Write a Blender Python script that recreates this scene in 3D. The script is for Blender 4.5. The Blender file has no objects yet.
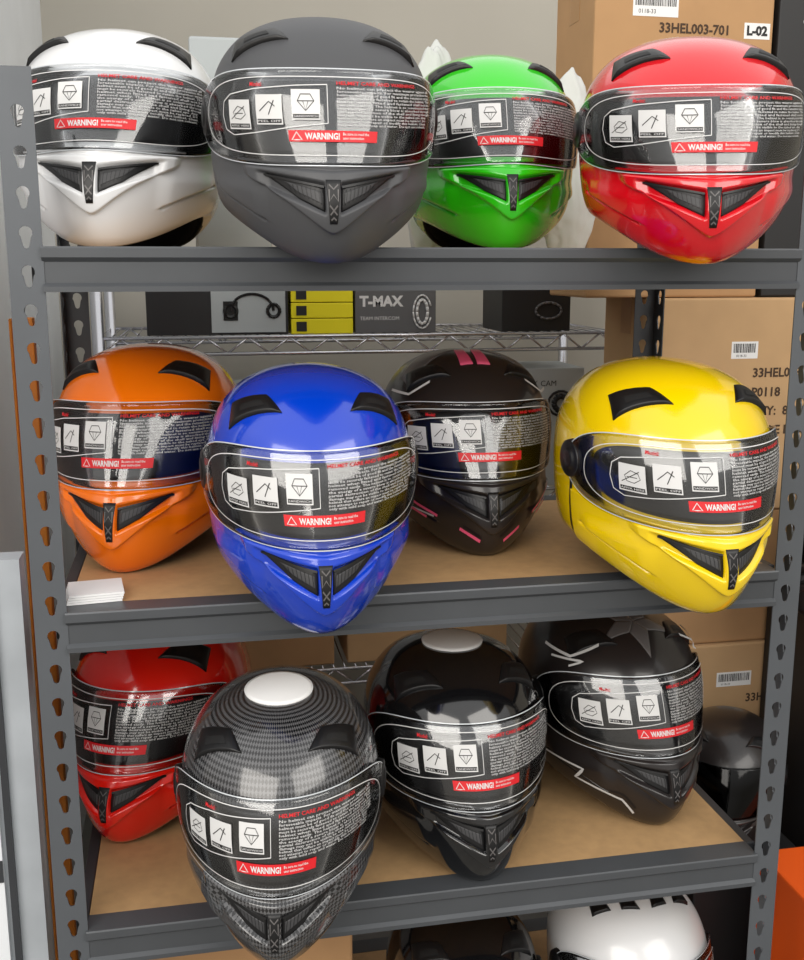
import bpy, bmesh, math, random
import numpy as np
from mathutils import Vector, Matrix, noise
random.seed(4)
scene=bpy.context.scene
try:
    scene.view_settings.view_transform='Standard'
except Exception: pass
COL=scene.collection
# ------------------------------------------------------------------ materials
def lin(c):
    return tuple(((x/255)/12.92 if x/255<=0.04045 else ((x/255+0.055)/1.055)**2.4) for x in c)+(1,)
def mat(name,rgb,rough=.5,metal=0.,coat=0.,noise=0.,nscale=30.,spec=.5,bump=0.):
    m=bpy.data.materials.new(name); m.use_nodes=True
    nt=m.node_tree; b=nt.nodes['Principled BSDF']
    c=lin(rgb)
    b.inputs['Base Color'].default_value=c
    b.inputs['Roughness'].default_value=rough
    b.inputs['Metallic'].default_value=metal
    b.inputs['Coat Weight'].default_value=coat
    b.inputs['Coat Roughness'].default_value=.06
    b.inputs['Specular IOR Level'].default_value=spec
    if noise>0 or bump>0:
        tc=nt.nodes.new('ShaderNodeTexCoord'); n=nt.nodes.new('ShaderNodeTexNoise')
        n.inputs['Scale'].default_value=nscale; n.inputs['Detail'].default_value=6
        nt.links.new(tc.outputs['Object'],n.inputs['Vector'])
        if noise>0:
            r=nt.nodes.new('ShaderNodeValToRGB')
            r.color_ramp.elements[0].position=.3; r.color_ramp.elements[1].position=.7
            r.color_ramp.elements[0].color=tuple(x*(1-noise) for x in c[:3])+(1,)
            r.color_ramp.elements[1].color=tuple(min(1,x*(1+noise)) for x in c[:3])+(1,)
            nt.links.new(n.outputs['Fac'],r.inputs['Fac']); nt.links.new(r.outputs['Color'],b.inputs['Base Color'])
        if bump>0:
            bp=nt.nodes.new('ShaderNodeBump'); bp.inputs['Strength'].default_value=bump; bp.inputs['Distance'].default_value=.002
            nt.links.new(n.outputs['Fac'],bp.inputs['Height']); nt.links.new(bp.outputs['Normal'],b.inputs['Normal'])
    return m
def clear_mat(name,tint=(1,1,1),gl=.9,base=.04):
    m=bpy.data.materials.new(name); m.use_nodes=True; nt=m.node_tree
    nt.nodes.clear()
    o=nt.nodes.new('ShaderNodeOutputMaterial'); mx=nt.nodes.new('ShaderNodeMixShader')
    t=nt.nodes.new('ShaderNodeBsdfTransparent'); g=nt.nodes.new('ShaderNodeBsdfGlossy')
    t.inputs['Color'].default_value=tint+(1,)
    g.inputs['Roughness'].default_value=.08; g.inputs['Color'].default_value=(gl,gl,gl,1)
    f=nt.nodes.new('ShaderNodeFresnel'); f.inputs['IOR'].default_value=1.45
    a=nt.nodes.new('ShaderNodeMath'); a.operation='ADD'; a.inputs[1].default_value=base; a.use_clamp=True
    nt.links.new(f.outputs[0],a.inputs[0]); nt.links.new(a.outputs[0],mx.inputs[0])
    nt.links.new(t.outputs[0],mx.inputs[1]); nt.links.new(g.outputs[0],mx.inputs[2]); nt.links.new(mx.outputs[0],o.inputs[0])
    return m
P_WHITE=mat('paint_white',(226,227,229),.25,coat=.6)
P_GREY=mat('paint_matte_grey',(72,73,76),.50)
P_GREEN=mat('paint_green',(44,198,14),.2,coat=1)
P_RED=mat('paint_red',(214,2,22),.2,coat=1)
P_ORANGE=mat('paint_orange',(252,120,0),.2,coat=1)
P_BLUE=mat('paint_blue',(0,58,190),.2,coat=1)
P_YELLOW=mat('paint_yellow',(242,206,0),.2,coat=1)
P_RED2=mat('paint_bright_red',(228,22,8),.2,coat=1)
P_BLACK=mat('paint_gloss_black',(14,14,16),.12,coat=1)
P_SATIN=mat('paint_satin_black',(34,30,30),.30,coat=.3)
def carbon():
    m=mat('carbon_weave',(30,30,30),.25,coat=1)
    nt=m.node_tree; b=nt.nodes['Principled BSDF']
    uv=nt.nodes.new('ShaderNodeTexCoord'); mp=nt.nodes.new('ShaderNodeMapping')
    mp.inputs['Rotation'].default_value=(0,0,math.radians(45)); mp.inputs['Scale'].default_value=(30,30,30)
    ch=nt.nodes.new('ShaderNodeTexChecker'); ch.inputs['Scale'].default_value=1
    ch.inputs['Color1'].default_value=lin((14,14,16)); ch.inputs['Color2'].default_value=lin((86,86,88))
    nt.links.new(uv.outputs['UV'],mp.inputs['Vector']); nt.links.new(mp.outputs[0],ch.inputs['Vector'])
    nt.links.new(ch.outputs['Color'],b.inputs['Base Color'])
    return m
P_CARBON=carbon()
M_PORT=mat('eye_port_black',(22,21,22),.45)
M_VENT=mat('vent_black_plastic',(16,16,18),.42)
M_MESHV=mat('vent_mesh_grey',(62,62,64),.5)
M_RUB=mat('rubber_trim',(15,15,16),.6)
M_LIN=mat('lining_fabric',(20,20,22),.95)
M_PW=mat('print_white',(215,215,215),.5)
M_PT=mat('print_small_text',(208,208,208),.5)
M_PR=mat('print_red',(214,26,36),.5)
M_PK=mat('print_black',(12,12,12),.5)
M_PINK=mat('decal_pink',(235,90,130),.35)
M_GREYD=mat('decal_grey',(96,93,93),.35)
M_SILV=mat('decal_silver',(205,205,205),.35)
M_CLEAR=clear_mat('visor_clear',(.93,.94,.95),.95,.03)
M_TINT=clear_mat('visor_dark_tint',(.10,.10,.11),.6,.0)
M_EDGE=mat('visor_edge_highlight',(200,205,210),.15,coat=1)  # pale colour paints in the highlight along the clear visor's edge
M_CAP=mat('paper_white',(240,240,240),.6)
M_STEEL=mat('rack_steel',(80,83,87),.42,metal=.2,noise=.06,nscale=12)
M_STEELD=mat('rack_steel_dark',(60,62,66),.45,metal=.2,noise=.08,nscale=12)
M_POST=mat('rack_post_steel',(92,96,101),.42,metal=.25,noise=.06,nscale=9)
M_MDF=mat('fibreboard',(186,150,106),.55,noise=.07,nscale=60)
M_CARD=mat('cardboard',(184,144,102),.85,noise=.05,nscale=14)
M_CARD2=mat('cardboard_light',(196,160,118),.85,noise=.05,nscale=14)
M_INK=mat('carton_ink',(70,52,38),.8)
M_TAPE=mat('tape_tan',(176,132,84),.3)
M_CHROME=mat('chrome_wire',(200,200,205),.25,metal=.9)
M_YEL=mat('yellow_carton',(236,222,20),.5)
M_BBOX=mat('black_carton',(32,32,34),.5)
M_GBOX=mat('grey_carton',(92,92,94),.5)
M_LBOX=mat('light_carton',(170,176,178),.5)
M_ORB=mat('orange_carton',(236,92,22),.5)
M_WALL=mat('plaster_wall',(184,180,170),.9,noise=.03,nscale=4)
M_WALLL=mat('white_metal_wall',(228,232,236),.6,noise=.04,nscale=6)
M_JAMB=mat('weathered_door_jamb',(176,182,188),.55,noise=.16,nscale=7)
M_FLOOR=mat('concrete_floor',(120,118,114),.8,noise=.15,nscale=5)
M_BAG=mat('plastic_bag',(200,202,200),.4)
M_OR2=mat('orange_painted_metal',(225,140,50),.5)
# ------------------------------------------------------------------ helpers
def mk_mesh(name,V,Fs,mats,mi=None,smooth=True,uv=None):
    me=bpy.data.meshes.new(name)
    me.from_pydata([tuple(v) for v in V],[],[tuple(f) for f in Fs])
    for m in mats: me.materials.append(m)
    if mi is not None: me.polygons.foreach_set('material_index',list(mi))
    me.polygons.foreach_set('use_smooth',[smooth]*len(me.polygons))
    if uv is not None:
        l=me.uv_layers.new(name='UVMap')
        for p in me.polygons:
            for li,vi in zip(p.loop_indices,p.vertices): l.data[li].uv=uv[vi]
    me.update(); return me
def mk_obj(name,me,parent=None,loc=(0,0,0),rot=(0,0,0)):
    o=bpy.data.objects.new(name,me); COL.objects.link(o); o.location=loc; o.rotation_euler=rot
    if parent is not None: o.parent=parent
    return o
def empty(name,label,cat,loc=(0,0,0),rot=(0,0,0),sc=1,group=None):
    o=bpy.data.objects.new(name,None); COL.objects.link(o); o.location=loc; o.rotation_euler=rot
    o.scale=(sc,)*3 if not isinstance(sc,tuple) else sc
    o.empty_display_size=.05
    o['label']=label; o['category']=cat
    if group: o['group']=group
    return o
class MB:
    def __init__(s): s.V=[];s.F=[];s.M=[]
    def add(s,V,Fs,m=0):
        n=len(s.V); s.V+= [tuple(v) for v in V]; s.F+=[tuple(i+n for i in f) for f in Fs]; s.M+=[m]*len(Fs)
    def box(s,x0,x1,y0,y1,z0,z1,m=0):
        V=[(x,y,z) for x in (x0,x1) for y in (y0,y1) for z in (z0,z1)]
        s.add(V,[(0,1,3,2),(4,6,7,5),(0,4,5,1),(2,3,7,6),(0,2,6,4),(1,5,7,3)],m)
    def tube(s,p0,p1,r,n=8,m=0):
        p0=Vector(p0);p1=Vector(p1);d=(p1-p0).normalized()
        a=d.orthogonal().normalized();b=d.cross(a)
        V=[];
        for p in (p0,p1):
            for i in range(n):
                t=2*math.pi*i/n; V.append(tuple(p+a*r*math.cos(t)+b*r*math.sin(t)))
        Fs=[(i,(i+1)%n,n+(i+1)%n,n+i) for i in range(n)]+[tuple(range(n))[::-1],tuple(range(n,2*n))]
        s.add(V,Fs,m)
    def mesh(s,name,mats,smooth=False,bevel=0):
        me=mk_mesh(name,s.V,s.F,mats,s.M,smooth)
        if bevel>0:
            bm=bmesh.new(); bm.from_mesh(me)
            bmesh.ops.recalc_face_normals(bm,faces=bm.faces)
            bmesh.ops.bevel(bm,geom=bm.edges[:],offset=bevel,segments=2,affect='EDGES',profile=.5)
            bm.to_mesh(me); bm.free()
        return me
def curve_mesh(cu):
    ob=bpy.data.objects.new('tmp',cu); COL.objects.link(ob)
    dg=bpy.context.evaluated_depsgraph_get(); dg.update()
    me=bpy.data.meshes.new_from_object(ob.evaluated_get(dg))
    V=[tuple(v.co) for v in me.vertices]; Fs=[tuple(p.vertices) for p in me.polygons]
    bpy.data.objects.remove(ob); bpy.data.curves.remove(cu); bpy.data.meshes.remove(me)
    return V,Fs
def text2d(body,size,bold=0.,res=2,line=1.,width=None):
    cu=bpy.data.curves.new('t','FONT'); cu.body=body; cu.size=size; cu.resolution_u=res; cu.offset=bold; cu.space_line=line
    V,Fs=curve_mesh(cu); V=[(v[0],v[1]) for v in V]
    if width and V:
        x0=min(v[0] for v in V);x1=max(v[0] for v in V); k=width/(x1-x0)
        V=[((v[0]-x0)*k,v[1]) for v in V]
    return V,Fs
def flat_text_obj(name,lines,x,y,zs,size,m,parent,yoff=-.0008,bold=.0):
    mb=MB()
    for s,z in zip(lines,zs):
        V,Fs=text2d(s,size,bold)
        mb.add([(x+v[0],y+yoff,z+v[1]) for v in V],Fs)
    return mk_obj(name,mb.mesh(name,[m]),parent)
# ------------------------------------------------------------------ helmet surface
KEYS=np.array([
 #z    w    f    b    k
 [0.00,.76,1.22,0.98,.36],
 [0.10,.85,1.35,1.08,.37],
 [0.30,.91,1.45,1.18,.36],
 [0.55,.95,1.48,1.26,.32],
 [0.85,.98,1.38,1.33,.21],
 [1.20,1.0,1.26,1.37,.10],
 [1.50,.985,1.15,1.34,.04],
 [1.78,.895,.98,1.19,.0],
 [2.00,.73,.75,.94,.0],
 [2.13,.52,.52,.65,.0],
 [2.20,.28,.275,.35,.0],
 [2.222,.0,.0,.0,.0]])
ext=np.vstack([2*KEYS[0]-KEYS[1],KEYS,KEYS[-2]*np.array([1,-1,-1,-1,1])])
N=len(KEYS)
def keyv(v):
    v=np.clip(np.asarray(v,float),0,N-1); i=np.minimum(v.astype(int),N-2); t=(v-i)[...,None]
    p0,p1,p2,p3=ext[i],ext[i+1],ext[i+2],ext[i+3]
    return .5*((2*p1)+(-p0+p2)*t+(2*p0-5*p1+4*p2-p3)*t**2+(-p0+3*p1-3*p2+p3)*t**3)
VT=np.linspace(0,N-1,1500); KT=keyv(VT); ZT=np.maximum.accumulate(KT[:,0])
def S0(th,v):
    k=keyv(v); z,w,f,b,kk=[k[...,i] for i in range(5)]
    c=np.cos(th); s=np.sin(th)
    x=w*s*(1-kk*np.maximum(c,0)**2); y=np.where(c>0,-f*c,-b*c)
    z=z+.24*s**4*np.clip(1-z/.95,0,1)**2+.12*s**2*np.clip(1-z/.95,0,1)**2
    return np.stack([x,y,z],-1)
def SV(th,v,off=0.):
    th=np.asarray(th,float); v=np.asarray(v,float)
    P=S0(th,v); e=.012
    dt=S0(th+e,v)-S0(th-e,v); dv=S0(th,np.minimum(v+e,N-1))-S0(th,np.maximum(v-e,0))
    n=np.cross(dt,dv); L=np.linalg.norm(n,axis=-1,keepdims=True)
    n=np.where(L>2e-7,n/np.maximum(L,1e-12),np.array([0,0,1.]))
    if np.ndim(off)>0: off=np.asarray(off)[...,None]
    return P+n*off
RA=1.17
def SU(u,z,off=0.):
    z=np.asarray(z,float); return SV(np.asarray(u,float)/RA,np.interp(z,ZT,VT),off)
def SX(x,y,off=0.):
    x=np.asarray(x,float); y=np.asarray(y,float)
    w=np.maximum(KT[:,1],1e-6)
    fb=np.where((y<0)[...,None],KT[:,2],KT[:,3]); fb=np.maximum(fb,1e-6)
    q=(x[...,None]/w)**2+(y[...,None]/fb)**2
    q[..., :800]=0
    idx=np.argmax(q>1,axis=-1); v=VT[idx]; w_=w[idx]; f_=np.take_along_axis(fb,idx[...,None],-1)[...,0]
    th=np.arctan2(x/w_,-y/f_)
    P=S0(th,v); n=P-np.array([0,.05,1.0]); n=n/np.array([1,1.5,1.1]); n/=np.linalg.norm(n,axis=-1,keepdims=True)
    if np.ndim(off)>0: off=np.asarray(off)[...,None]
    return P+n*off
def grid(nu,nv,closed=False):
    Fs=[]
    for i in range(nv-1):
        for j in range(nu if closed else nu-1):
            a=i*nu+j;b=i*nu+(j+1)%nu; Fs.append((a,b,b+nu,a+nu))
    return Fs
def skirt(nu,nv,base):
    loop=[j for j in range(nu)]+[i*nu+nu-1 for i in range(1,nv)]+[(nv-1)*nu+j for j in range(nu-2,-1,-1)]+[i*nu for i in range(nv-2,0,-1)]
    n=len(loop); return [(loop[(k+1)%n],loop[k],loop[k]+base,loop[(k+1)%n]+base) for k in range(n)]
def slab(fn,a,b,o_top,o_bot,back=True):
    nv,nu=a.shape
    T=fn(a,b,o_top).reshape(-1,3); B=fn(a,b,o_bot).reshape(-1,3)
    n=nu*nv; Fs=grid(nu,nv)+skirt(nu,nv,n)
    if back: Fs+=[tuple(i+n for i in f[::-1]) for f in grid(nu,nv)]
    return np.vstack([T,B]),Fs
def sm(x,a,b):
    t=np.clip((x-a)/(b-a),0,1); return t*t*(3-2*t)
meshes={}
nu,nv=112,72
v=np.concatenate([np.linspace(0,N-1.6,nv-14),np.linspace(N-1.6,N-1.001,15)[1:]]); nv=len(v)
th=np.linspace(-math.pi,math.pi,nu+1)
TH,VV=np.meshgrid(th,v); Pts=S0(TH,VV).reshape(-1,3)
uvs=np.stack([(TH*1.2).reshape(-1),(VV*.235).reshape(-1)],-1)
Fs=grid(nu+1,nv); top=len(Pts); Pts=np.vstack([Pts,[[0,0,2.222]]]); uvs=np.vstack([uvs,[[0,2.6]]])
for j in range(nu): Fs.append(((nv-1)*(nu+1)+j,(nv-1)*(nu+1)+j+1,top))
meshes['shell']=mk_mesh('helmet_shell',Pts,Fs,[None],uv=uvs)
# chin guard with sculpted creases
th=np.linspace(-math.radians(84),math.radians(84),241); zz=np.linspace(0.02,.95,96)
TH,ZZ=np.meshgrid(th,zz); U=np.abs(TH)*RA
def dline(U,Z,a,b):
    a=np.array(a);b=np.array(b);d=b-a; t=np.clip(((U-a[0])*d[0]+(Z-a[1])*d[1])/(d@d),0,1)
    return np.hypot(U-a[0]-t*d[0],Z-a[1]-t*d[1])
low=.28+.50*np.sqrt(U*U+.006); up=.82+.05*U
inside=sm(ZZ,low-.015,low+.015)*(1-sm(ZZ,up-.02,up+.03))*(1-sm(U,.92,1.06))
off=.020+.050*inside
off+=.030*np.exp(-(dline(U,ZZ,(0,.86),(1.05,.92))/.026)**2)
vl=.46+.28*U; vu=.71+.13*U
ven=sm(ZZ,vl-.02,vl+.015)*(1-sm(ZZ,vu-.015,vu+.02))*sm(U,.08,.11)*(1-sm(U,.74,.86))
off-=.060*ven
off-=.030*np.exp(-(dline(U,ZZ,(.92,.34),(1.58,.60))/.018)**2)
off+=.030*sm(ZZ,.30+.36*(U-.8),.325+.36*(U-.8))*sm(U,.8,1.)*(1-sm(U,1.45,1.6))*(1-sm(ZZ,.6,.8))
V_,F_=slab(SU,TH*RA,ZZ,off,-.01,False)
uvs=np.stack([(TH*1.2).reshape(-1),(ZZ).reshape(-1)],-1); uvs=np.vstack([uvs,uvs])
meshes['chin_guard']=mk_mesh('chin_guard',V_,F_,[None],uv=uvs)
def strip2(pts,wd,o,fn=SU,seg=.05):
    P=[]
    for (a,b) in zip(pts[:-1],pts[1:]):
        L=math.hypot(b[0]-a[0],b[1]-a[1]); n=max(1,int(L/seg))
        for i in range(n): P.append((a[0]+(b[0]-a[0])*i/n,a[1]+(b[1]-a[1])*i/n))
    P.append(pts[-1]); P=np.array(P,float)
    closed=np.allclose(P[0],P[-1])
    T=np.zeros_like(P); T[1:-1]=P[2:]-P[:-2]; T[0]=P[1]-P[0]; T[-1]=P[-1]-P[-2]
    if closed: T[0]=T[-1]=P[1]-P[-2]
    T/=np.maximum(np.linalg.norm(T,axis=1,keepdims=True),1e-9)
    Nn=np.stack([-T[:,1],T[:,0]],1)
    A=P-Nn*wd/2;B=P+Nn*wd/2
    Q=np.vstack([A,B]); V3=fn(Q[:,0],Q[:,1],o)
    n=len(P); return V3,[(i,i+1,n+i+1,n+i) for i in range(n-1)]
def tri_patch(poly,o_top,o_bot,fn=SU,n=10):
    p=np.array(poly,float); s=np.linspace(0,1,n); S,T=np.meshgrid(s,s)
    Q=((1-S)*(1-T))[...,None]*p[0]+(S*(1-T))[...,None]*p[1]+(S*T)[...,None]*p[2]+((1-S)*T)[...,None]*p[3]
    return slab(fn,Q[...,0],Q[...,1],o_top,o_bot,False)
for s,nm in ((-1,'l'),(1,'r')):
    mb=MB(); V3,F3=strip2([(s*1.745,.03),(s*1.745,.5),(s*1.735,.8),(s*1.72,1.05)],.045,.006); mb.add(V3,F3)
    meshes['seam_'+nm]=mb.mesh('hinge_seam',[M_VENT],True)
def lens(U0,zc,H,p,q,nu,nv,zdip=0.):
    s=np.sin(np.linspace(-1,1,nu)*math.pi/2); t=np.linspace(-1,1,nv)
    S,T=np.meshgrid(s,t); h=H*np.clip(1-np.abs(S)**p,0,1)**(1/q)
    return S*U0, zc+zdip*(1-S**2)+T*h
ZC=1.285
a,b=lens(1.42,ZC,.315,5,2.4,81,15)
V_,F_=slab(SU,a,b,.012,-.01,False); meshes['eye_port']=mk_mesh('eye_port',V_,F_,[M_PORT])
VP=(1.74,ZC-.005,.41,5,2.0)
a,b=lens(*VP,101,21)
V_,F_=slab(SU,a,b,.056,.046,True); meshes['visor']=mk_mesh('visor',V_,F_,[None])
def lens_outline(U0,zc,H,p,q,n=120):
    s=np.sin(np.linspace(-1,1,n)*math.pi/2); h=H*np.clip(1-np.abs(s)**p,0,1)**(1/q)
    return [(x*U0,zc+y) for x,y in zip(s,h)]+[(x*U0,zc-y) for x,y in zip(s[::-1][1:],h[::-1][1:])]
V3,F3=strip2(lens_outline(VP[0]-.005,VP[1],VP[2]-.005,VP[3],VP[4]),.009,.0575,seg=9)
meshes['visor_rim']=mk_mesh('visor_rim',V3,F3,[M_EDGE])  # thin strip that carries the painted edge highlight on clear visors
for s,nm in ((-1,'l'),(1,'r')):
    mb=MB()
    r=np.array([.0,.06,.095,.10,.15,.165,.18]); o=np.array([.070,.070,.068,.052,.060,.052,.0])
    A=np.linspace(0,2*math.pi,33)
    RR,AA=np.meshgrid(r,A,indexing='ij'); OO=np.repeat(o[:,None],33,1)
    P=SU(s*1.70+RR*np.cos(AA),1.28+RR*np.sin(AA)*1.1,OO+.006).reshape(-1,3)
    mb.add(P,grid(33,len(r))); meshes['pivot_'+nm]=mb.mesh('visor_pivot',[M_VENT],True)
    mb=MB()
    V_,F_=tri_patch([(s*.82,.81),(s*.44,.60),(s*.115,.49),(s*.105,.705)],.026,0.); mb.add(V_,F_,0)
    V_,F_=tri_patch([(s*.58,.745),(s*.44,.655),(s*.15,.56),(s*.15,.66)],.030,0.); mb.add(V_,F_,1)
    for k in range(8):
        uu=.17+.05*k; V3,F3=strip2([(s*uu,.51+.28*uu),(s*(uu+.01),.67+.1*uu)],.008,.034); mb.add(V3,F3,0)
    V3,F3=strip2([(s*.78,.79),(s*.11,.70)],.02,.042); mb.add(V3,F3,0)
    meshes['chin_vent_'+nm]=mb.mesh('chin_vent',[M_VENT,M_MESHV],True)
mb=MB()
V_,F_=tri_patch([(-.045,.41),(.045,.41),(.085,.75),(-.085,.75)],.077,0.); mb.add(V_,F_,0)
for pts in ([(-.05,.71),(.0,.67),(.05,.71)],[(-.05,.67),(-.05,.58),(.0,.63),(.05,.58),(.05,.67)],[(-.045,.55),(.04,.48)],[(-.04,.48),(.045,.55)],[(-.03,.44),(0,.46),(.03,.44)]):
    V3,F3=strip2(pts,.014,.082); mb.add(V3,F3,1)
meshes['emblem']=mb.mesh('chin_emblem',[M_VENT,M_GREYD],True)
def crown_vent(poly,hgt=.05):
    mb=MB(); p=np.array(poly,float); n=16; s=np.linspace(0,1,n); S,T=np.meshgrid(s,s)
    Q=((1-S)*(1-T))[...,None]*p[0]+(S*(1-T))[...,None]*p[1]+(S*T)[...,None]*p[2]+((1-S)*T)[...,None]*p[3]
    o=.008+hgt*(1-T)**.8*np.clip(np.minimum(S,1-S)*7,0.1,1)
    V_,F_=slab(SX,Q[...,0],Q[...,1],o,-.01,False); mb.add(V_,F_,0)
    Q2=Q[3:9,4:-4]; V3=SX(Q2[...,0],Q2[...,1],o[3:9,4:-4]+.004).reshape(-1,3); mb.add(V3,grid(n-8,6),1)
    return mb.mesh('crown_vent',[M_VENT,M_RUB],True)
CV=[];CVM=[]
for s in (-1,1):
    k='crown_%d'%s; meshes[k]=crown_vent([(s*.31,-.72),(s*.78,-.50),(s*.74,-.25),(s*.43,-.46)],.04); CV.append(k)
    for i,(a,c) in enumerate(((.08,.5),(.42,.4),(.1,.05),(.45,-.05))):
        k='crownm_%d_%d'%(s,i); meshes[k]=crown_vent([(s*a,-c),(s*(a+.22),-c+.06),(s*(a+.2),-c+.3),(s*(a+.06),-c+.3)],.04); CVM.append(k)
TT=np.linspace(0,2*math.pi,97)[:-1]
ring=S0(TT-math.pi,np.zeros(96)); V3=[];nr=8
for i in range(96):
    p=ring[i]; o=p.copy(); o[2]=0; o/=np.linalg.norm(o)
    for k in range(nr):
        a=2*math.pi*k/nr; V3.append(p+o*.03*math.cos(a)-o*.0+np.array([0,0,.03*math.sin(a)+.03]))
Fs=[(i*nr+k,i*nr+(k+1)%nr,((i+1)%96)*nr+(k+1)%nr,((i+1)%96)*nr+k) for i in range(96) for k in range(nr)]
meshes['trim']=mk_mesh('edge_trim',V3,Fs,[M_RUB])
V3=[]
for sc,dz in ((.985,.03),(.88,.05),(.80,.25),(.78,.6),(.6,1.2),(.3,1.5),(.02,1.6)):
    for i in range(96):
        p=ring[i]*np.array([sc,sc,1 if dz<.3 else .4]); p[2]+=dz; V3.append(p)
Fs=[]
for r in range(6):
    for i in range(96):
        a=r*96+i;b=r*96+(i+1)%96; Fs.append((a,a+96,b+96,b))
meshes['lining']=mk_mesh('lining',V3,Fs,[M_LIN])
# printed film on the visor
mb=MB(); OP=.062; DZ=.040
def rect(u0,u1,z0,z1,m,o):
    n=max(2,int((u1-u0)/.05)+1); A,B=np.meshgrid(np.linspace(u0,u1,n),np.linspace(z0,z1,3))
    mb.add(SU(A,B+DZ,o).reshape(-1,3),grid(n,3),m)
def line(pts,wd,m,o,seg=.05):
    V3,F3=strip2([(a,c+DZ) for a,c in pts],wd,o,seg=seg); mb.add(V3,F3,m)
def txt(s,size,u,z,m,o,width=None,bold=0,lin_=1.,res=2):
    V,Fs=text2d(s,size,bold,res,lin_,width); V=np.array(V)
    mb.add(SU(u+V[:,0],z+V[:,1]+DZ,o),Fs,m)
line(lens_outline(1.45,ZC-DZ+.002,.327,5,2.4),.008,0,OP,seg=9)
line([(-.03,1.19),(-.03,1.51)],.007,0,OP)
line([(-.03,1.19),(-.35,1.16),(-.75,1.11),(-1.02,1.085),(-1.12,1.13),(-1.15,1.25),(-1.13,1.37),(-1.04,1.43),(-.75,1.475),(-.35,1.50),(-.03,1.51)],.008,0,OP)
for i,(u0,u1) in enumerate(((-1.06,-.80),(-.73,-.46),(-.37,-.10))):
    z0=1.135+.042*i; z1=z0+.25
    rect(u0,u1,z0,z1,0,OP); rect(u0+.012,u1-.012,z0+.012,z0+.048,2,OP+.002)
    txt(('AFFIX HERE','PEEL OFF','SANDWICH')[i],.028,u0+.02,z0+.02,0,OP+.0035,width=u1-u0-.04)
def ic(pts,dz,w=.007): line([(a,c+dz) for a,c in pts],w,2,OP+.002)
ic([(-1.0,1.33),(-.94,1.38),(-.87,1.36),(-.85,1.31),(-.91,1.27),(-.98,1.28),(-1.0,1.33)],-.05); ic([(-.98,1.32),(-.88,1.32)],-.05); ic([(-1.03,1.27),(-.86,1.38)],-.05)
ic([(-.69,1.30),(-.59,1.38),(-.53,1.34)],-.01,.008); ic([(-.60,1.27),(-.54,1.39)],-.01,.009)
ic([(-.235,1.265),(-.31,1.345),(-.28,1.40),(-.19,1.40),(-.155,1.345),(-.235,1.265)],.03); ic([(-.31,1.345),(-.155,1.345)],.03); ic([(-.26,1.345),(-.235,1.27),(-.21,1.345)],.03,.005)
txt('Model:',.05,-.80,1.495,1,OP,bold=.0006)
txt('HELMET CARE AND WARNINGS',.042,.06,1.510,1,OP,width=.90,bold=.0006)
words=("No helmet can protect the wearer against all foreseeable impacts. For maximum protection the helmet must be of good fit and the retention strap must be securely fastened to retain the helmet. The helmet when fitted and fastened shall not be removed easily. The helmet is so constructed that the energy of a severe blow is absorbed through partial destruction of the shell and lining though damage may not be visible to the naked eye. Any helmet that suffers an impact must be replaced. Do not attempt to repair or modify this helmet. Clean only with mild soap and water. Do not use solvent, petrol or thinner. Keep away from heat and store in a cool dry place. Do not ride with a scratched visor.").split()
lines=[];cur=''
for w_ in words:
    if len(cur)+len(w_)>50: lines.append(cur);cur=w_
    else: cur=(cur+' '+w_).strip()
lines.append(cur); lines=lines[:12]
for i,l in enumerate(lines):
    txt(l,.031,.06,1.472-.0275*i,3,OP,width=(1.15 if i<8 else 1.08),bold=.0003,res=1)
rect(-.42,.47,1.035,1.13,1,OP)
line([(-.39,1.05),(-.34,1.115),(-.29,1.05),(-.39,1.05)],.010,0,OP+.002)
txt('WARNING!',.074,-.26,1.056,0,OP+.002,bold=.0025,width=.34)
txt('Be sure to read the\nuser instruction',.034,.11,1.09,0,OP+.002,bold=.0004,res=1)
meshes['film']=mb.mesh('visor_film_print',[M_PW,M_PR,M_PK,M_PT],True)
r=np.linspace(0,.34,9); A=np.linspace(0,2*math.pi,49); RR,AA=np.meshgrid(r,A,indexing='ij')
for key,cy in (('cap',.08),('cap_back',.04)):
    P=SX(RR*np.cos(AA),cy+RR*np.sin(AA),.02).reshape(-1,3); P2=SX(np.cos(A)*.34,cy+np.sin(A)*.34,0.)
    P=np.vstack([P,P2]); meshes[key]=mk_mesh('paper_label',P,grid(49,10),[M_CAP])
DECALS={'pink':[],'star':[]}
def decal(kind,VF,m):
    k='decal_%s_%d'%(kind,len(DECALS[kind])); b_=MB(); b_.add(VF[0],VF[1]); meshes[k]=b_.mesh('shell_decal',[m],True); DECALS[kind].append(k)
for x in (-.10,.10):
    decal('pink',tri_patch([(x-.075,-.60),(x+.075,-.60),(x+.05,-.15),(x-.05,-.15)],.012,0.,SX),M_PINK)
for s in (-1,1):
    for pts in ([(s*.85,.44),(s*1.10,.52),(s*1.40,.66)],[(s*.22,.24),(s*.55,.35)],[(s*1.0,.38),(s*1.3,.47)]):
        decal('pink',strip2(pts,.038,.060),M_PINK)
    for pts in ([(s*1.5,1.76),(s*1.1,1.74),(s*.8,1.88)],[(s*1.7,.62),(s*1.2,.68),(s*1.45,.48),(s*.9,.42)]):
        decal('pink',strip2(pts,.025,.058),M_SILV)
    decal('pink',tri_patch([(s*.1,-.1),(s*.75,-.5),(s*.8,-.2),(s*.3,.3)],.006,0.,SX),M_GREYD)
b_=MB()
for k in range(5):
    a0=math.radians(-90+72*k); a1=a0+math.radians(36); am=a0-math.radians(36)
    c=(0,-.50)
    pt=lambda a,r:(c[0]+r*1.15*math.cos(a),c[1]+r*math.sin(a))
    V_,F_=tri_patch([pt(a0,.42),pt(a1,.17),c,pt(am,.17)],.010,0.,SX); b_.add(V_,F_,0)
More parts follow.
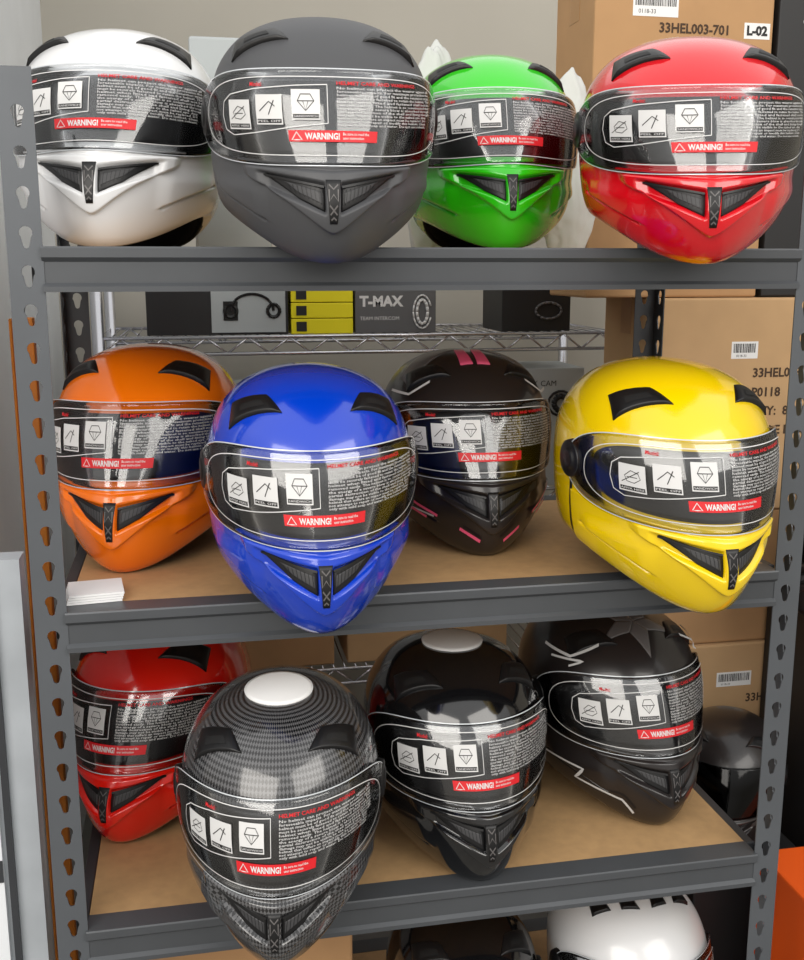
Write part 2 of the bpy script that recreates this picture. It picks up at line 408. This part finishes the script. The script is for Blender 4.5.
meshes['decal_starshape']=b_.mesh('star_decal',[M_GREYD],True); DECALS['star'].append('decal_starshape')
for s in (-1,1):
    for pts,wd in (([(s*1.6,.62),(s*1.15,.58),(s*1.25,.40),(s*.75,.34),(s*.6,.2)],.03),([(s*1.7,1.84),(s*1.2,1.80),(s*.8,1.94)],.025),([(s*1.5,1.76),(s*1.0,1.78),(s*1.2,1.71)],.02)):
        decal('star',strip2(pts,wd,.060),M_SILV)
def helmet(label,X,Y,Z,s,yaw,tilt,paint,extra=(),group='full-face helmets on the shelves',roll=0,many=False,film=True,zf=1.,visor=None):
    e=empty('motorcycle_helmet',label,'helmet',(X,Y,Z),(math.radians(tilt),math.radians(roll),math.radians(yaw)),(s,s,s*zf),group)
    parts=[('shell','helmet_shell',paint),('chin_guard','chin_guard',paint),('seam_l','hinge_seam',None),('seam_r','hinge_seam',None),('eye_port','eye_port',None),
      ('visor','visor',visor or M_CLEAR),('visor_rim','visor_rim',M_VENT if visor else None),('pivot_l','visor_pivot',None),('pivot_r','visor_pivot',None),('chin_vent_l','chin_vent',None),('chin_vent_r','chin_vent',None),('emblem','chin_emblem',None),
      ('trim','edge_trim',None),('lining','lining',None)]+[(k,'crown_vent',None) for k in (CVM if many else CV)]
    if film: parts.append(('film','visor_film_print',None))
    parts+=[(x,'paper_label' if x.startswith('cap') else 'shell_decal',None) for x in extra]
    for k,nm,m in parts:
        o=mk_obj(nm,meshes[k],e)
        if m is not None:
            o.material_slots[0].link='OBJECT'; o.material_slots[0].material=m
    return e
TOP,MID,LOW,BOT=1.418,.994,.573,.15
helmet('glossy white full-face helmet with clear visor, beside grey helmet',.080,.245,TOP,.130,-9,0,P_WHITE,zf=.95)
helmet('matte dark grey full-face helmet overhanging the shelf edge',.316,.055,TOP+.003,.127,-3,8,P_GREY,zf=.90)
helmet('bright green full-face helmet between grey and red ones',.586,.28,TOP,.121,-5,0,P_GREEN)
helmet('glossy crimson red full-face helmet at the shelf edge',.775,.045,TOP+.003,.130,-15,8,P_RED,zf=.865)
helmet('glossy orange full-face helmet with clear visor',.096,.315,MID,.132,-15,0,P_ORANGE)
helmet('glossy royal blue full-face helmet overhanging the shelf edge',.297,.068,MID+.003,.1265,-1,7,P_BLUE,zf=.995)
helmet('satin black full-face helmet with pink and silver graphics',.559,.30,MID,.126,-1,0,P_SATIN,DECALS['pink'])
helmet('glossy yellow full-face helmet turned sideways, visor pivot showing',.765,.06,MID+.003,.134,2,7,P_YELLOW,zf=.94)
helmet('bright red full-face helmet behind the carbon one',.092,.355,LOW,.132,-24,0,P_RED2)
helmet('carbon weave full-face helmet with white paper on crown, tipped forward',.2525,.04,LOW+.02,.1265,-8,7,P_CARBON,('cap',))
helmet('glossy black full-face helmet with white paper on crown',.515,.175,LOW,.130,2,1,P_BLACK,('cap_back',))
helmet('black full-face helmet with grey star and silver line graphics',.797,.265,LOW,.134,8,0,P_SATIN,DECALS['star'])
helmet('white helmet with many crown vents on lowest shelf',.81,.17,BOT,.123,0,0,P_WHITE,many=True,zf=1.05)
helmet('plain gloss black helmet on lowest shelf',.535,.17,BOT,.118,0,0,P_BLACK,zf=1.05)
GH='black helmets stacked beside the rack'
helmet('gloss black helmet with dark tinted visor on a black carton',1.10,.41,.365,.10,-30,0,P_SATIN,group=GH,film=False,visor=M_TINT)
helmet('gloss black helmet with dark tinted visor on tall carton',1.36,.42,.78,.115,-80,0,P_SATIN,group=GH,film=False,visor=M_TINT)
# ------------------------------------------------------------------ rack
rack=empty('shelving_rack','grey steel boltless shelving rack with fibreboard shelves and slotted posts','shelving',(.46,.25,0))
def rel(o): o.parent=rack; o.matrix_parent_inverse=Matrix.Translation((-.46,-.25,0)); return o
def flange(w,h,th=.002):
    cu=bpy.data.curves.new('c','CURVE'); cu.dimensions='2D'; cu.fill_mode='BOTH'; cu.extrude=th/2
    def sp(pts):
        s=cu.splines.new('POLY'); s.points.add(len(pts)-1)
        for p,q in zip(s.points,pts): p.co=(q[0],q[1],0,1)
        s.use_cyclic_u=True
    sp([(0,0),(w,0),(w,h),(0,h)])
    c=w*.55; z=.03
    while z<h-.02:
        pts=[]
        for k in range(11):
            a=math.radians(-42+k*26.4); pts.append((c+.0072*math.cos(a),z+.0072*math.sin(a)))
        for k in range(5):
            a=math.radians(180+k*45); pts.append((c+.0036*math.cos(a),z-.0135+.0036*math.sin(a)))
        sp(pts); z+=.0425
    return curve_mesh(cu)
H=1.606
FV,FF=flange(.038,H)
def post(x,y,sx,sy):
    mb=MB()
    mb.add([(x+sx*(.038-v[0]),y+v[2],v[1]) for v in FV],FF)
    mb.add([(x+sx*.037+v[2],y+sy*v[0],v[1]) for v in FV],FF)
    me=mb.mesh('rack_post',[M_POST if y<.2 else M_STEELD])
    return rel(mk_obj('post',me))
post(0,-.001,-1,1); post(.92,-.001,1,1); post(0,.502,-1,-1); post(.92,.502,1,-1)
prof=[(.030,0),(-.006,0),(-.007,-.002),(-.007,-.012),(-.001,-.017),(-.001,-.040),(-.006,-.044),(-.006,-.050),(.014,-.050),(.014,-.012),(.030,-.012)]
def beamx(x0,x1,y,sg,z):
    n=len(prof); V=[(x,y+sg*p[0],z+p[1]) for x in (x0,x1) for p in prof]
    Fs=[(i,(i+1)%n,n+(i+1)%n,n+i) for i in range(n)]+[tuple(range(n))[::-1],tuple(range(n,2*n))]
    mb=MB(); mb.add(V,Fs); me=mb.mesh('rack_beam',[M_STEEL])
    bm=bmesh.new(); bm.from_mesh(me); bmesh.ops.recalc_face_normals(bm,faces=bm.faces); bm.to_mesh(me); bm.free()
    return rel(mk_obj('beam',me))
for z in (TOP,MID,LOW,BOT):
    beamx(-.002,.922,0,1,z); beamx(-.002,.922,.501,-1,z)
    for x in (-.018,.922):
        mb=MB(); mb.box(x,x+.016,.03,.47,z-.045,z-.003); rel(mk_obj('side_beam',mb.mesh('rack_side_beam',[M_STEELD],bevel=.002)))
    mb=MB(); mb.box(-.001,.921,.0305,.4705,z-.0125,z-.0005); rel(mk_obj('shelf_board',mb.mesh('shelf_board',[M_MDF])))
# ------------------------------------------------------------------ cartons
def carton(name,label,cat,x0,x1,y0,y1,z0,z1,m,tape=True,group=None,bev=.004):
    e=empty(name,label,cat,((x0+x1)/2,(y0+y1)/2,z0),group=group)
    mb=MB(); mb.box(x0,x1,y0,y1,z0,z1); o=mk_obj('box_body',mb.mesh('box_body',[m],bevel=bev),e)
    o.matrix_parent_inverse=Matrix.Translation((-(x0+x1)/2,-(y0+y1)/2,-z0))
    if tape:
        mb=MB(); c=(y0+y1)/2; mb.box(x0-.0006,x1+.0006,c-.025,c+.025,z1-.07,z1+.0006)
        t=mk_obj('packing_tape',mb.mesh('packing_tape',[M_TAPE]),e); t.matrix_parent_inverse=o.matrix_parent_inverse.copy()
    return e
def kid(o,e):
    o.parent=e; o.matrix_parent_inverse=Matrix.Translation(-Vector(e.location)); return o
def barcode(e,x0,x1,y,z0,z1,text=None):
    mb=MB(); mb.box(x0,x1,y-.0006,y,z0,z1,0)
    if text:
        V,Fs=text2d(text,(z1-z0)*.8,.001,width=(x1-x0)*.8); mb.add([(x0+(x1-x0)*.1+v[0],y-.0012,z0+(z1-z0)*.25+v[1]) for v in V],Fs,1)
    else:
        x=x0+.004; rnd=random.Random(3)
        while x<x1-.006:
            w=rnd.choice((.0007,.0012,.002)); mb.box(x,x+w,y-.0009,y-.0006,z0+(z1-z0)*.35,z1-(z1-z0)*.12,1); x+=w+rnd.choice((.001,.0016))
        V,Fs=text2d('0118-33',(z1-z0)*.2,0); mb.add([(x0+.01+v[0],y-.0009,z0+(z1-z0)*.1+v[1]) for v in V],Fs,1)
    kid(mk_obj('paper_label',mb.mesh('paper_label',[M_CAP,M_PK])),e)
G='shipping cartons stacked beside the rack'
cA=carton('cardboard_box','large brown shipping carton with stamped product codes','box',.985,1.46,.58,.80,.93,1.338,M_CARD2,group=G)
kid(flat_text_obj('stamped_text',['33HEL003-701','P0118','QTY:  8PCS','MADE IN CHINA'],1.197,.58,[1.19,1.153,1.117,1.080],.024,M_INK,None,bold=.0006),cA)
barcode(cA,1.151,1.205,.58,1.225,1.257)
cB=carton('cardboard_box','brown shipping carton in the middle of the stack','box',.98,1.45,.585,.80,.66,.929,M_CARD,group=G)
kid(flat_text_obj('stamped_text',['CLO','807','1 3'],1.275,.585,[.836,.80,.765],.026,M_INK,None,bold=.0006),cB)
cC=carton('cardboard_box','brown shipping carton low in the stack','box',.97,1.46,.575,.80,.25,.659,M_CARD2,group=G)
kid(flat_text_obj('stamped_text',['33HEL'],1.225,.575,[.535],.024,M_INK,None,bold=.0006),cC)
barcode(cC,1.16,1.235,.575,.57,.60)
cD=carton('cardboard_box','brown shipping carton standing on the floor','box',.97,1.46,.58,.80,0,.249,M_CARD,group=G)
cE=carton('cardboard_box','brown shipping carton with codes on top of the stack','box',.865,1.205,.60,.80,1.339,1.90,M_CARD,group=G)
kid(flat_text_obj('stamped_text',['33HEL003-701','P0118'],.985,.60,[1.800,1.764],.0225,M_INK,None,bold=.0006),cE)
barcode(cE,.935,1.02,.60,1.825,1.875); barcode(cE,1.148,1.198,.60,1.795,1.822,'L-02')
cF=carton('black_product_box','black retail carton on top of the stack','box',1.215,1.45,.60,.80,1.339,1.90,M_BBOX,tape=False)
kid(flat_text_obj('printed_text',['COMPACT'],1.262,.60,[1.822],.02,M_PW,None),cF)
cO=carton('orange_box','bright orange carton standing on the floor','box',1.06,1.50,.05,.22,0,.43,M_ORB,tape=False)
mb=MB(); mb.box(1.12,1.3,.0485,.0498,.16,.28); kid(mk_obj('printed_panel',mb.mesh('printed_panel',[M_BBOX])),cO)
carton('black_box','black carton holding a helmet beside the rack','box',.985,1.20,.29,.57,0,.364,M_BBOX,tape=False)
carton('black_box','tall black carton holding a helmet beside the rack','box',1.255,1.50,.29,.57,0,.779,M_BBOX,tape=False)
e=empty('paper_pad','small stack of white paper slips on shelf board','paper',(.028,.06,MID+.0005)); mb=MB()
for k in range(4): mb.box(-.035+.001*k,.03+.001*k,-.035,.03-.001*k,.003*k,.003*k+.0025)
o=mk_obj('paper_sheets',mb.mesh('paper_sheets',[M_CAP]),e,rot=(0,0,.12))
carton('white_box','plain white carton behind the helmets','box',.17,.285,.425,.468,TOP,TOP+.31,M_LBOX,tape=False)
def bag(name,label,x,y,z,rx,ry,rz,seed):
    bm=bmesh.new(); bmesh.ops.create_icosphere(bm,subdivisions=5,radius=1)
    for v_ in bm.verts:
        n=v_.co.normalized(); d=noise.noise(n*1.6+Vector((seed,0,0)))*.18+abs(noise.noise(n*4+Vector((0,seed,0))))*.10
        v_.co=n*(1+d-.1); v_.co.z=max(v_.co.z,-.85)
        v_.co.x*=rx; v_.co.y*=ry; v_.co.z=(v_.co.z+.85)*rz/1.85
    me=bpy.data.meshes.new('plastic_bag'); bm.to_mesh(me); bm.free(); me.materials.append(M_BAG)
    me.polygons.foreach_set('use_smooth',[True]*len(me.polygons))
    o=mk_obj(name,me,None,(x,y,z)); o['label']=label; o['category']='bag'; return o
bag('plastic_bag','crumpled white plastic bag behind the helmets',.548,.475,TOP,.06,.022,.33,3)
bag('plastic_bag','crumpled white plastic bag beside brown carton',.775,.475,TOP,.06,.022,.29,7)
# ------------------------------------------------------------------ wire rack behind
wr=empty('wire_rack','chrome wire shelving rack standing against the wall','shelving',(.5,1.2,0))
def kidw(o): o.parent=wr; o.matrix_parent_inverse=Matrix.Translation((-.5,-1.2,0)); return o
WX0,WX1,WY0,WY1=-.03,1.10,1.0,1.36
for z in (1.253,.90,.5,.15):
    mb=MB()
    for y in (WY0,WY1):
        mb.tube((WX0,y,z-.003),(WX1,y,z-.003),.004); mb.tube((WX0,y,z-.038),(WX1,y,z-.038),.004)
        n=26
        for i in range(n):
            xa=WX0+(WX1-WX0)*i/n; xb=WX0+(WX1-WX0)*(i+1)/n; za,zb=(z-.004,z-.037) if i%2 else (z-.037,z-.004)
            mb.tube((xa,y,za),(xb,y,zb),.0025,6)
    for i in range(46):
        x=WX0+(WX1-WX0)*i/45; mb.tube((x,WY0,z-.002),(x,WY1,z-.002),.0018,6)
    kidw(mk_obj('wire_shelf',mb.mesh('wire_shelf',[M_CHROME],True)))
for x in (WX0,WX1):
    for y in (WY0,WY1):
        mb=MB(); mb.tube((x,y,0),(x,y,1.45),.0125,16)
        kidw(mk_obj('post',mb.mesh('wire_rack_post',[M_CHROME],True)))
WZ=1.2535
GB='retail boxes on the wire rack'
b1=carton('headset_box','black retail carton picturing a wired headset','box',.067,.361,1.02,1.2,WZ,WZ+.16,M_BBOX,False,GB,.0015)
mb=MB(); mb.box(.20,.355,1.018,1.0192,WZ+.005,WZ+.15,0)
mb2=MB()
def arc(mb,cx,cz,rx,rz,a0,a1,y,r,m=0,n=14):
    p=None
    for i in range(n+1):
        a=math.radians(a0+(a1-a0)*i/n); q=(cx+rx*math.cos(a),y,cz+rz*math.sin(a))
        if p: mb.tube(p,q,r,5,m)
        p=q
arc(mb2,.285,WZ+.05,.045,.035,0,180,1.017,.003); arc(mb2,.24,WZ+.05,.013,.013,0,360,1.017,.004); arc(mb2,.33,WZ+.05,.013,.013,0,360,1.017,.004)
mb2.box(.225,.255,1.0165,1.018,WZ+.03,WZ+.07)
kid(mk_obj('printed_panel',mb.mesh('printed_panel',[M_LBOX])),b1); kid(mk_obj('printed_picture',mb2.mesh('printed_picture',[M_PK])),b1)
for k in range(3):
    cy=carton('yellow_box','small bright yellow carton in a stack','box',.367,.500,1.02,1.14,WZ+.0335*k,WZ+.0335*k+.032,M_YEL,False,'small yellow cartons stacked on the wire rack',.0015)
    mb=MB(); mb.box(.378,.40,1.0185,1.0198,WZ+.0335*k+.006,WZ+.0335*k+.026); kid(mk_obj('printed_panel',mb.mesh('printed_panel',[M_BBOX])),cy)
b2=carton('intercom_box','dark grey retail carton picturing a carabiner-shaped device','box',.505,.683,1.02,1.16,WZ,WZ+.15,M_GBOX,False,GB,.0015)
kid(flat_text_obj('printed_text',['T-MAX'],.515,1.02,[WZ+.058],.030,M_PW,None,bold=.0014),b2)
kid(flat_text_obj('printed_text',['TEAM INTERCOM'],.515,1.02,[WZ+.028],.011,M_PW,None),b2)
mb=MB(); arc(mb,.652,WZ+.045,.012,.026,0,360,1.018,.0035); arc(mb,.652,WZ+.045,.02,.036,20,340,1.018,.002); kid(mk_obj('printed_picture',mb.mesh('printed_picture',[M_PW],True)),b2)
b3=carton('gadget_box','black retail carton picturing a small device','box',.833,.992,1.02,1.18,WZ,WZ+.12,M_BBOX,False,GB,.0015)
mb=MB(); arc(mb,.94,WZ+.045,.03,.018,0,360,1.018,.003); kid(mk_obj('printed_picture',mb.mesh('printed_picture',[M_GREYD],True)),b3)
b4=carton('camera_box','light grey retail carton picturing a round camera','box',.89,1.03,1.02,1.2,.9005,1.17,M_LBOX,False,GB,.0015)
mb=MB(); arc(mb,.975,1.09,.016,.016,0,360,1.018,.007); arc(mb,.975,1.09,.03,.028,0,360,1.018,.003); kid(mk_obj('printed_picture',mb.mesh('printed_picture',[M_PK],True)),b4)
kid(flat_text_obj('printed_text',['4K CAM'],.90,1.02,[1.13],.018,M_PK,None),b4)
GC='brown cartons on the wire rack'
carton('cardboard_box','plain brown carton on wire shelf','box',.05,.45,1.02,1.3,.501,.84,M_CARD,group=GC)
carton('cardboard_box','plain brown carton on wire shelf','box',.48,.86,1.02,1.3,.501,.82,M_CARD2,group=GC)
carton('grey_box','plain light grey carton on wire shelf','box',.10,.55,1.03,1.3,.901,1.13,M_LBOX,group=GC)
carton('cardboard_box','long brown carton at the back of lowest shelf','box',.05,.37,.22,.44,BOT,BOT+.22,M_CARD)
mb=MB(); mb.box(-.016,.016,-.012,.012,0,1.32); mb.box(-.016,-.012,-.03,-.012,0,1.32)
o=mk_obj('metal_bar',mb.mesh('metal_bar',[M_OR2],bevel=.002),None,(-.092,.44,0),(0,0,0)); o['label']='orange painted metal bar standing between rack and wall'; o['category']='metal bar'
# ------------------------------------------------------------------ room
def struct(name,x0,x1,y0,y1,z0,z1,m):
    mb=MB(); mb.box(x0,x1,y0,y1,z0,z1); o=mk_obj(name,mb.mesh(name,[m])); o['kind']='structure'; o['label']=name.replace('_',' '); return o
struct('floor',-1.5,2.3,-3.5,1.6,-.1,0,M_FLOOR)
struct('wall_back',-1.5,2.3,1.5,1.6,0,2.6,M_WALL)
struct('wall_left',-.26,-.16,.1,1.5,0,2.6,M_WALLL)
struct('wall_right',2.2,2.3,-.5,1.5,0,2.6,M_WALL)
struct('trim_1',-.30,-.060,.06,.099,0,1.045,M_JAMB)
struct('trim_2',-.100,-.092,.052,.0598,0,1.04,M_STEELD)
struct('trim_3',-.124,-.106,.052,.0598,0,.98,M_WALLL)
struct('trim_4',-.116,-.106,.050,.0518,.62,.65,M_STEELD)
struct('trim_5',-.116,-.106,.050,.0518,.70,.73,M_STEELD)
# ------------------------------------------------------------------ light
w=bpy.data.worlds.new('world'); scene.world=w; w.use_nodes=True; nt=w.node_tree; bg=nt.nodes['Background']
tc=nt.nodes.new('ShaderNodeTexCoord'); sp=nt.nodes.new('ShaderNodeSeparateXYZ'); cr=nt.nodes.new('ShaderNodeValToRGB')
nt.links.new(tc.outputs['Generated'],sp.inputs[0]); nt.links.new(sp.outputs['Z'],cr.inputs[0]); nt.links.new(cr.outputs[0],bg.inputs[0])
cr.color_ramp.elements[0].position=0; cr.color_ramp.elements[0].color=(.36,.33,.29,1)
cr.color_ramp.elements[1].position=.6; cr.color_ramp.elements[1].color=(.98,.98,.97,1)
bg.inputs[1].default_value=1.1
def area(name,loc,tgt,sx,sy,en,col=(1,1,1)):
    l=bpy.data.lights.new(name,'AREA'); l.shape='RECTANGLE'; l.size=sx; l.size_y=sy; l.energy=en; l.color=col
    o=bpy.data.objects.new(name,l); COL.objects.link(o); o.location=loc
    o.rotation_euler=(Vector(tgt)-Vector(loc)).to_track_quat('-Z','Y').to_euler(); return o
area('daylight_opening',(-1.5,-2.8,2.7),(.4,.2,1.0),2.8,2.2,92,(1,.95,.88))
area('fill_high',(2.0,-2.6,3.0),(.2,.4,1.0),2.4,1.8,52,(1,.96,.9))  # added fill lamp, brightens the left wall and balances the key
# ------------------------------------------------------------------ camera
ya,pi_=math.radians(11.2),math.radians(11.5)
f=Vector((math.sin(ya)*math.cos(pi_),math.cos(ya)*math.cos(pi_),-math.sin(pi_)))
r=Vector((math.cos(ya),-math.sin(ya),0)); u=r.cross(f)
cam=bpy.data.cameras.new('camera'); cam.sensor_fit='HORIZONTAL'; cam.sensor_width=36; cam.lens=36*1054/804; cam.clip_start=.02
co=bpy.data.objects.new('camera',cam); COL.objects.link(co)
M=Matrix(((r.x,u.x,-f.x),(r.y,u.y,-f.y),(r.z,u.z,-f.z))).to_4x4(); M.translation=Vector((.158,-1.25,1.397))
co.matrix_world=M; scene.camera=co
